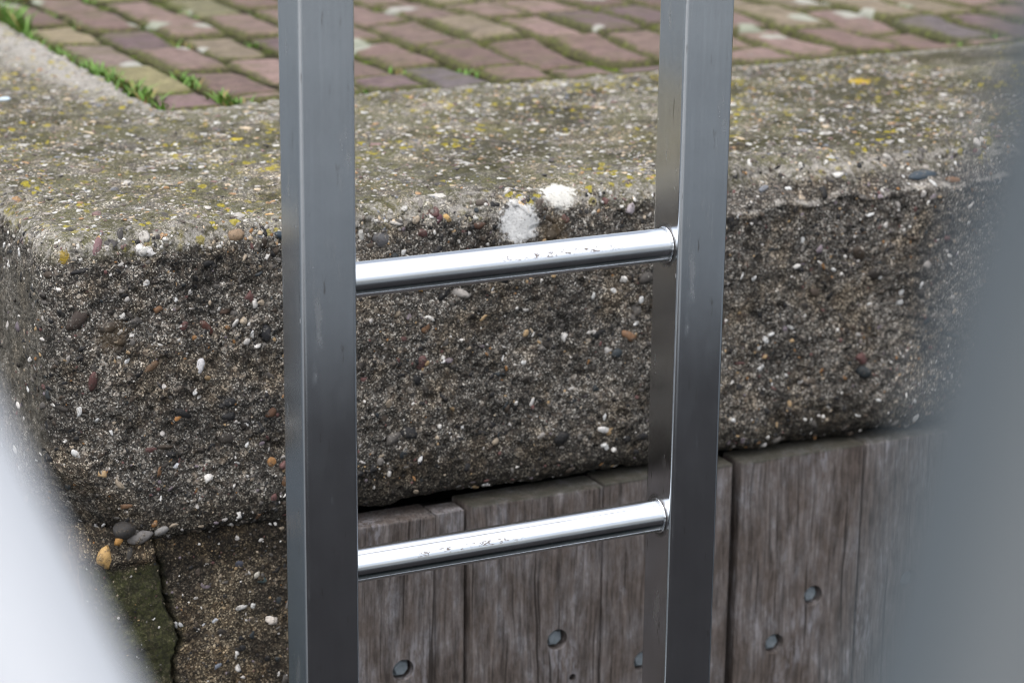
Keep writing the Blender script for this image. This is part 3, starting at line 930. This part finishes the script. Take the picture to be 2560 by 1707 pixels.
for (ss, zz, R, cc, e) in [(0.837, -0.4275, 0.010, (0.62, 0.60, 0.58), .35), (0.849, -0.4305, 0.0045, (0.6, 0.6, 0.58), .8), (0.8035, -0.440, 0.013, (0.46, 0.48, 0.52), .3), (0.868, -0.448, 0.012, (0.62, 0.56, 0.5), .6),
                           (0.806, -0.489, 0.009, (0.18, 0.20, 0.24), .55), (0.836, -0.379, 0.007, (0.05, 0.055, 0.075), .75), (0.861, -0.402, 0.0075, (0.04, 0.06, 0.06), .7), (0.853, -0.395, 0.006, (0.55, 0.52, 0.45), .8), (0.764, -0.437, 0.008, (0.42, 0.42, 0.42), .6)]:
    k = int(np.argmin((WV[:, 0] - ss) ** 2 + (WV[:, 2] - zz) ** 2))
    add_st(WV[k][None], WN[k][None], np.array([R]), np.array([cc]), elong=(e, e + .001), sink=(-0.7, -0.55), flat=(0.55, 0.7), tdir=np.array([[1, 0, RNG.uniform(-.4, .4)]]))
# loose-looking cobbles bedded in the broken corner, under the coping
for (ss, tt_, zz, R, cc, e, dx, dz) in [(0.6855, 2.331, -0.3455, 0.0150, (0.42, 0.27, 0.11), .68, 0.35, 1.0), (0.6975, 2.322, -0.3255, 0.0078, (0.34, 0.18, 0.055), .6, .3, 1.0), (0.722, 2.330, -0.328, 0.0145, (0.17, 0.16, 0.155), .5, 1.0, .25),
                                        (0.7455, 2.328, -0.324, 0.0085, (0.20, 0.195, 0.19), .6, 1.0, .3), (0.710, 2.328, -0.346, 0.010, (0.06, 0.055, 0.05), .5, .2, 1.0), (0.7005, 2.334, -0.352, 0.010, (0.075, 0.06, 0.045), .7, 1, .2), (0.704, 2.324, -0.315, 0.013, (0.035, 0.033, 0.032), .8, 1, .4)]:
    add_st(np.array([[ss, tt_ + 0.0055, zz]]), np.array([[0, -1.0, 0]]), np.array([R]), np.array([cc]), elong=(e, e + .001), sink=(-0.02, 0.02), flat=(0.75, 0.8), tdir=np.array([[dx, 0, dz]]), cut=(0.6, 1.0))
EV = np.concatenate(extraV); ne = len(EV); n0 = len(WV)
z8 = lambda a, v=0.0: np.concatenate([a, np.full(8, v), np.full(ne, 0.0)])
zz0 = np.zeros(n0)
wall = mesh_np('concrete_wall', np.concatenate([WV, bx, EV]) - [0.664, 2.343, -1.9], wF + [np.concatenate(extraF)], concrete('damp mossy concrete', damp=True),
               attrs={'top': z8(zz0), 'side': z8(zz0), 'lime_highlight': z8(zz0), 'moss': z8(wm, 0.3), 'dirt': z8(wd, 0.5), 'stone': np.concatenate([np.zeros(n0 + 8), np.ones(ne)]),
                      'col': np.concatenate([np.zeros((n0 + 8, 4)), np.concatenate(extraC)])})
place(wall, 0.664, 2.343, -1.9)
tag(wall, 'cracked concrete wall below the coping, its left side green with moss', 'wall')

# ------------------------------------------------------------------ timber cladding
WOOD = wood('weathered hardwood')
BOLT = N('galvanised bolt')
_P = BOLT.coords()
BOLT.link(BOLT.ramp(BOLT.noise(_P, 160, 5, 0.7), [(0.3, (0.17, 0.205, 0.23)), (0.7, (0.32, 0.36, 0.39))]), BOLT.b.inputs['Base Color'])
BOLT.b.inputs['Metallic'].default_value = 0.5
BOLT.b.inputs['Roughness'].default_value = 0.62
BOLT = BOLT.m
clad = empty('timber_cladding', W(0.93, 2.32, -1.9))
tag(clad, 'weathered grey-brown vertical plank cladding with recessed bolts under the coping', 'cladding')
CS, CT, CZ = 0.93, 2.32, -1.9


def plank(s0, s1, z1, t0=2.32, th=0.045, holes=(), left_slope=0.0, rebate=None):
    """one board with softened arrises; holes are bored through the front skin and get a bottom"""
    bm = bmesh.new()
    z0 = -1.85
    def box(a, b, c, d, e, f_):
        return bmesh.ops.create_cube(bm, size=1, matrix=Matrix.Translation(((a + b) / 2, (c + d) / 2, (e + f_) / 2)) @ Matrix.Diagonal((b - a, d - c, f_ - e, 1)))['verts']
    vs = box(s0 - CS, s1 - CS, t0 - CT, t0 - CT + th, z0 - CZ, z1 - CZ)
    if left_slope:
        for v in vs:
            if v.co.x < (s0 + s1) / 2 - CS and v.co.y < t0 - CT + th / 2: v.co.x += left_slope
    bmesh.ops.bevel(bm, geom=[e for e in bm.edges], offset=0.0025, segments=3, profile=0.5, affect='EDGES')
    if rebate:
        ra, rb, rz, rt = rebate
        v2 = box(ra - CS, rb - CS, rt - CT, rt - CT + 0.03, z0 - CZ, rz - CZ)
        bmesh.ops.bevel(bm, geom=list({e for v in v2 for e in v.link_edges}), offset=0.0006, segments=1, affect='EDGES')
    me = bpy.data.meshes.new('plank')
    bm.to_mesh(me); bm.free()
    o = bpy.data.objects.new('plank', me)
    COL.objects.link(o)
    if holes:
        cb = bmesh.new()
        for (hs, hz, hr, hd) in holes:
            bmesh.ops.create_cone(cb, cap_ends=True, segments=36, radius1=hr, radius2=hr * 1.06, depth=hd * 2,
                                  matrix=Matrix.Translation((hs - CS, t0 - CT, hz - CZ)) @ Matrix.Rotation(math.pi / 2, 4, 'X'))
        cm = bpy.data.meshes.new('bore'); cb.to_mesh(cm); cb.free()
        co = bpy.data.objects.new('bore', cm); COL.objects.link(co)
        md = o.modifiers.new('bore', 'BOOLEAN'); md.object = co; md.operation = 'DIFFERENCE'; md.solver = 'EXACT'
        dg = bpy.context.evaluated_depsgraph_get(); dg.update()
        new = bpy.data.meshes.new_from_object(o.evaluated_get(dg))
        o.modifiers.clear(); o.data = new; new.name = 'plank'
        bpy.data.objects.remove(co); bpy.data.meshes.remove(cm)
    me = o.data
    me.materials.clear(); me.materials.append(WOOD)
    o.parent = clad
    for (hs, hz, hr, hd) in holes:
        if hr < 0.008: continue
        hb = bmesh.new()
        Mx = Matrix.Translation((hs - CS, t0 - CT + hd - 0.003, hz - CZ)) @ Matrix.Rotation(math.pi / 2, 4, 'X') @ Matrix.Rotation(random.uniform(0, 1), 4, 'Z')
        v = bmesh.ops.create_cone(hb, cap_ends=True, segments=6, radius1=hr * 0.72, radius2=hr * 0.72, depth=0.013, matrix=Mx)['verts']
        bmesh.ops.bevel(hb, geom=list(hb.edges), offset=0.0009, segments=2, affect='EDGES')
        bmesh.ops.create_cone(hb, cap_ends=True, segments=24, radius1=hr * 0.93, radius2=hr * 0.93, depth=0.0015, matrix=Matrix.Translation((hs - CS, t0 - CT + hd - 0.0012, hz - CZ)) @ Matrix.Rotation(math.pi / 2, 4, 'X'))
        obj_bm('bolt', hb, BOLT, o)
    return o


HR, HD = 0.0126, 0.016
plank(0.930, 1.0585, -0.3525, t0=2.325, holes=[(1.0188, -0.5303, HR, HD)], rebate=(1.0590, 1.0945, -0.352, 2.3275))
plank(1.0945, 1.2650, -0.3465, t0=2.318, holes=[(1.2089, -0.5249, HR, HD), (1.1500, -0.581, HR, HD), (1.2295, -0.5755, 0.0042, 0.02)], left_slope=0.006)
plank(1.2668, 1.4375, -0.3445, t0=2.320, holes=[(1.3245, -0.5735, HR, HD)])
plank(1.4490, 1.6205, -0.3455, t0=2.319, holes=[(1.5570, -0.5305, HR, HD), (1.5043, -0.5838, HR, HD)])
plank(1.6235, 1.795, -0.347, t0=2.321, holes=[(1.70, -0.535, HR, HD)])
plank(1.799, 1.970, -0.346, t0=2.319)
plank(1.974, 2.145, -0.347, t0=2.321)
bm = bmesh.new()       # near-black backing behind the boards
bmesh.ops.create_cube(bm, size=1, matrix=Matrix.Translation((0.61, 0.075, 0.73)) @ Matrix.Diagonal((1.2, 0.03, 1.6, 1)))
obj_bm('backing_board', bm, plain('near-black timber', (0.012, 0.010, 0.009), 0.9), clad)

# ------------------------------------------------------------------ the steel ladder
LS, LT, LZ0 = 0.99598, 2.01766, -1.40
RUNG0, STEP, RR = 0.01593, 0.28, 0.0165
CW, TW, TD = 0.3352, 0.0541, 0.0520     # clear width, tube face width, tube depth
ladder = empty('ladder', W(LS, LT, LZ0))
tag(ladder, 'brushed stainless steel ladder with square stiles and round welded rungs', 'ladder')
rungs_z = [RUNG0 - k * STEP for k in range(5)]
ws = [((0, 0, 0), 0.0175)]


def tube_box(name, s_c, mat):
    """square tube with rounded arrises"""
    r = 0.0042
    pts = []
    for (cx, cy, a0) in ((TW / 2 - r, TD / 2 - r, 0), (-TW / 2 + r, TD / 2 - r, 90), (-TW / 2 + r, -TD / 2 + r, 180), (TW / 2 - r, -TD / 2 + r, 270)):
        for k in range(7):
            a = math.radians(a0 + k * 15)
            pts.append((cx + r * math.cos(a), cy + r * math.sin(a)))
    bm = bmesh.new()
    rows = []
    for z in np.linspace(-0.1, 2.42, 40):
        rows.append([bm.verts.new((x, y, z)) for x, y in pts])
    m = len(pts)
    for a, b in zip(rows, rows[1:]):
        for k in range(m):
            f = bm.faces.new((a[k], a[(k + 1) % m], b[(k + 1) % m], b[k])); f.smooth = True
    bm.faces.new(rows[-1]); bm.faces.new(rows[0][::-1])
    o = obj_bm(name, bm, mat, ladder)
    o.location = (s_c, 0, 0)
    me = o.data
    for p in me.polygons: p.use_smooth = len(p.vertices) == 4 and max(abs(p.normal.x), abs(p.normal.y)) < 0.9999
    return o


sc_l, sc_r = -CW / 2 - TW / 2, CW / 2 + TW / 2
tube_box('stile', sc_l, steel('brushed stile steel, welded right', 0.17, [((TW / 2, 0, z - LZ0), RR) for z in rungs_z[:3]]))
tube_box('stile', sc_r, steel('brushed stile steel, welded left', 0.17, [((-TW / 2, 0, z - LZ0), RR) for z in rungs_z[:3]]))
R_MAT = [steel('polished rung steel', 0.21, streak=False, spot_amt=0.6, scuff=((-0.03, 0.12), 0.0080)), steel('polished rung steel, lower', 0.18, streak=False, spot_amt=0.6, scuff=((-0.12, 0.02), 0.0068))]
for m_ in R_MAT: pass
W_MAT = steel('weld bead steel', 0.22, streak=False)
for k, z in enumerate(rungs_z):
    bm = bmesh.new()
    bmesh.ops.create_cone(bm, cap_ends=False, segments=64, radius1=RR, radius2=RR, depth=CW, matrix=Matrix.Rotation(math.pi / 2, 4, 'Y'))
    o = obj_bm('rung', bm, R_MAT[min(k, 1)], ladder, smooth=True)
    o.location = (0, 0, z - LZ0)
    for sg in (-1, 1):
        nu_, nv_ = 72, 10
        A, B = np.meshgrid(np.linspace(0, 2 * math.pi, nu_, endpoint=False), np.linspace(0, 2 * math.pi, nv_, endpoint=False), indexing='ij')
        ridge = 1 + 0.22 * np.sin(A * 26 + k) + 0.25 * noise(np.stack([np.cos(A).ravel() * 3, np.sin(A).ravel() * 3, np.full(A.size, k * 3.1 + sg)], 1), 2.2, 4).reshape(A.shape)
        rr = 0.0010 * ridge
        rad = RR + 0.0005 + rr * np.cos(B)
        V = np.stack([(sg * (CW / 2 - 0.0009) + rr * np.sin(B) * 1.1), rad * np.cos(A), rad * np.sin(A)], -1).reshape(-1, 3)
        ia = np.arange(nu_)[:, None]; ib = np.arange(nv_)[None, :]
        q = lambda a, b: ((a % nu_) * nv_ + (b % nv_)).ravel()
        F = np.stack([q(ia, ib), q(ia + 1, ib), q(ia + 1, ib + 1), q(ia, ib + 1)], 1)
        mesh_np('weld_bead', V, [F], W_MAT, o)

# ------------------------------------------------------------------ rails right in front of the lens
def rail(name, A, B, r, mat, k0, k1):
    A, B = Vector(A), Vector(B)
    P, Q = A + (B - A) * k0, A + (B - A) * k1
    d = Q - P
    bm = bmesh.new()
    bmesh.ops.create_cone(bm, cap_ends=True, segments=72, radius1=r, radius2=r, depth=d.length)
    bmesh.ops.bevel(bm, geom=[e for e in bm.edges if all(len(f.verts) > 4 for f in e.link_faces) or any(len(f.verts) > 4 for f in e.link_faces)], offset=r * 0.25, segments=4, affect='EDGES')
    o = obj_bm(name, bm, mat, smooth=True)
    o.location = (P + Q) / 2
    o.rotation_euler = d.to_track_quat('Z', 'Y').to_euler()
    return o


hr_ = rail('handrail', (-0.1707, 0.5620, 0.4552), (-0.0725, 0.5086, 0.2737), 0.027, plain('white painted tube', (0.345, 0.366, 0.398), 0.5), -1.2, 7.9)
tag(hr_, 'white tubular handrail slanting across the lower left corner, close and out of focus', 'handrail')
po = rail('rail_post', (0.1011, 0.3404, 0.5878), (0.0590, 0.2895, 0.4148), 0.024, plain('grey painted tube', (0.036, 0.047, 0.055), 0.5), -1.2, 8.9)
tag(po, 'blurred grey steel tube leaning along the right edge, close to the lens', 'post')

# ------------------------------------------------------------------ grass in the joints, and small loose things
def grass():
    V, F, C = [], [], []
    n = 0
    tufts = []
    for _ in range(46):        # along the inner arris of the left leg
        tufts.append((0.962 + abs(RNG.normal(0, 0.006)), RNG.uniform(2.95, 3.95), RNG.integers(4, 18), RNG.uniform(0.010, 0.028)))
    tufts += [(0.962, 3.04 + 0.03 * k, 22, 0.030) for k in range(7)] + [(0.965, 3.62 + 0.03 * k, 26, 0.045) for k in range(8)] + [(1.053, 3.10 + .02 * k, 16, 0.025) for k in range(3)] + [(1.053 , 2.95 + .01 * k, 20, 0.028) for k in range(4)]
    for _ in range(150):       # elsewhere along the joints
        row = RNG.integers(1, 20)
        tufts.append((0.957 + row * WB + RNG.normal(0, 0.002), RNG.uniform(2.96, 4.6), RNG.integers(3, 12), RNG.uniform(0.006, 0.016)))
    for (s, t, k, h) in tufts:
        for _ in range(k):
            s0, t0 = s + RNG.normal(0, 0.006), t + RNG.normal(0, 0.012)
            a = RNG.uniform(0, 2 * math.pi); hh = h * RNG.uniform(0.5, 1.1); bend = hh * RNG.uniform(0.2, 1.0); wd = RNG.uniform(0.0011, 0.0026)
            dx, dy = math.cos(a), math.sin(a)
            for j, (fr, ww) in enumerate(((0, 1), (0.4, 1.0), (0.75, 0.65), (1, 0.05))):
                cx, cy = s0 + dx * bend * fr * fr, t0 + dy * bend * fr * fr
                zz = -0.010 + hh * fr * (1 - 0.25 * fr)
                V += [(cx - dy * wd * ww, cy + dx * wd * ww, zz), (cx + dy * wd * ww, cy - dx * wd * ww, zz)]
                C += [(0, 0, 0, 1)] * 0
            g = RNG.uniform(0.7, 1.2); yel = RNG.random() < 0.14
            c = (0.22 * g, 0.17 * g, 0.05 * g, 1) if yel else (0.10 * g, 0.21 * g, 0.025 * g, 1)
            C += [c] * 8
            for j in range(3):
                F.append((n + 2 * j, n + 2 * j + 1, n + 2 * j + 3, n + 2 * j + 2))
            n += 8
    g = N('joint grass')
    g.link(g.attr('col', 'Color'), g.b.inputs['Base Color'])
    g.b.inputs['Roughness'].default_value = 0.55
    g.b.inputs['Subsurface Weight'].default_value = 0.0
    o = mesh_np('grass', V, [np.array(F)], g.m, attrs={'col': np.array(C)})
    place(o, 0, 0, 0)
    tag(o, 'short green grass and moss growing in the joints of the brick paving', 'grass', kind='stuff')


grass()


def loose_stone(name, s, t, z, r, col, label, cat, squash=(1, .8, .6)):
    bm = bmesh.new()
    bmesh.ops.create_icosphere(bm, subdivisions=3, radius=1)
    P = np.array([v.co[:] for v in bm.verts])
    d = 1 + 0.16 * fbm(P, 1.4, 2, int(s * 1000))
    for v, k in zip(bm.verts, d):
        v.co = Vector((v.co.x * r * squash[0], v.co.y * r * squash[1], v.co.z * r * squash[2] + r * squash[2] * 0.85)) * float(k)
    n = N(name + ' surface')
    n.link(n.mix(n.noise(n.coords(), 300, 4), tuple(c * 0.85 for c in col), col), n.b.inputs['Base Color'])
    n.b.inputs['Roughness'].default_value = 0.6
    o = obj_bm(name, bm, n.m, smooth=True)
    place(o, s, t, z)
    tag(o, label, cat)


loose_stone('pebble', 1.5800, 3.40, 0.0, 0.0072, (0.80, 0.80, 0.82), 'small round white pebble lying alone on the red brick paving', 'pebble')
loose_stone('shell_fragment', 0.7912, 3.072, 0.0, 0.0085, (0.50, 0.60, 0.68), 'pale blue shell fragment on the left leg of the coping at the picture edge', 'shell', (1.0, .7, .3))
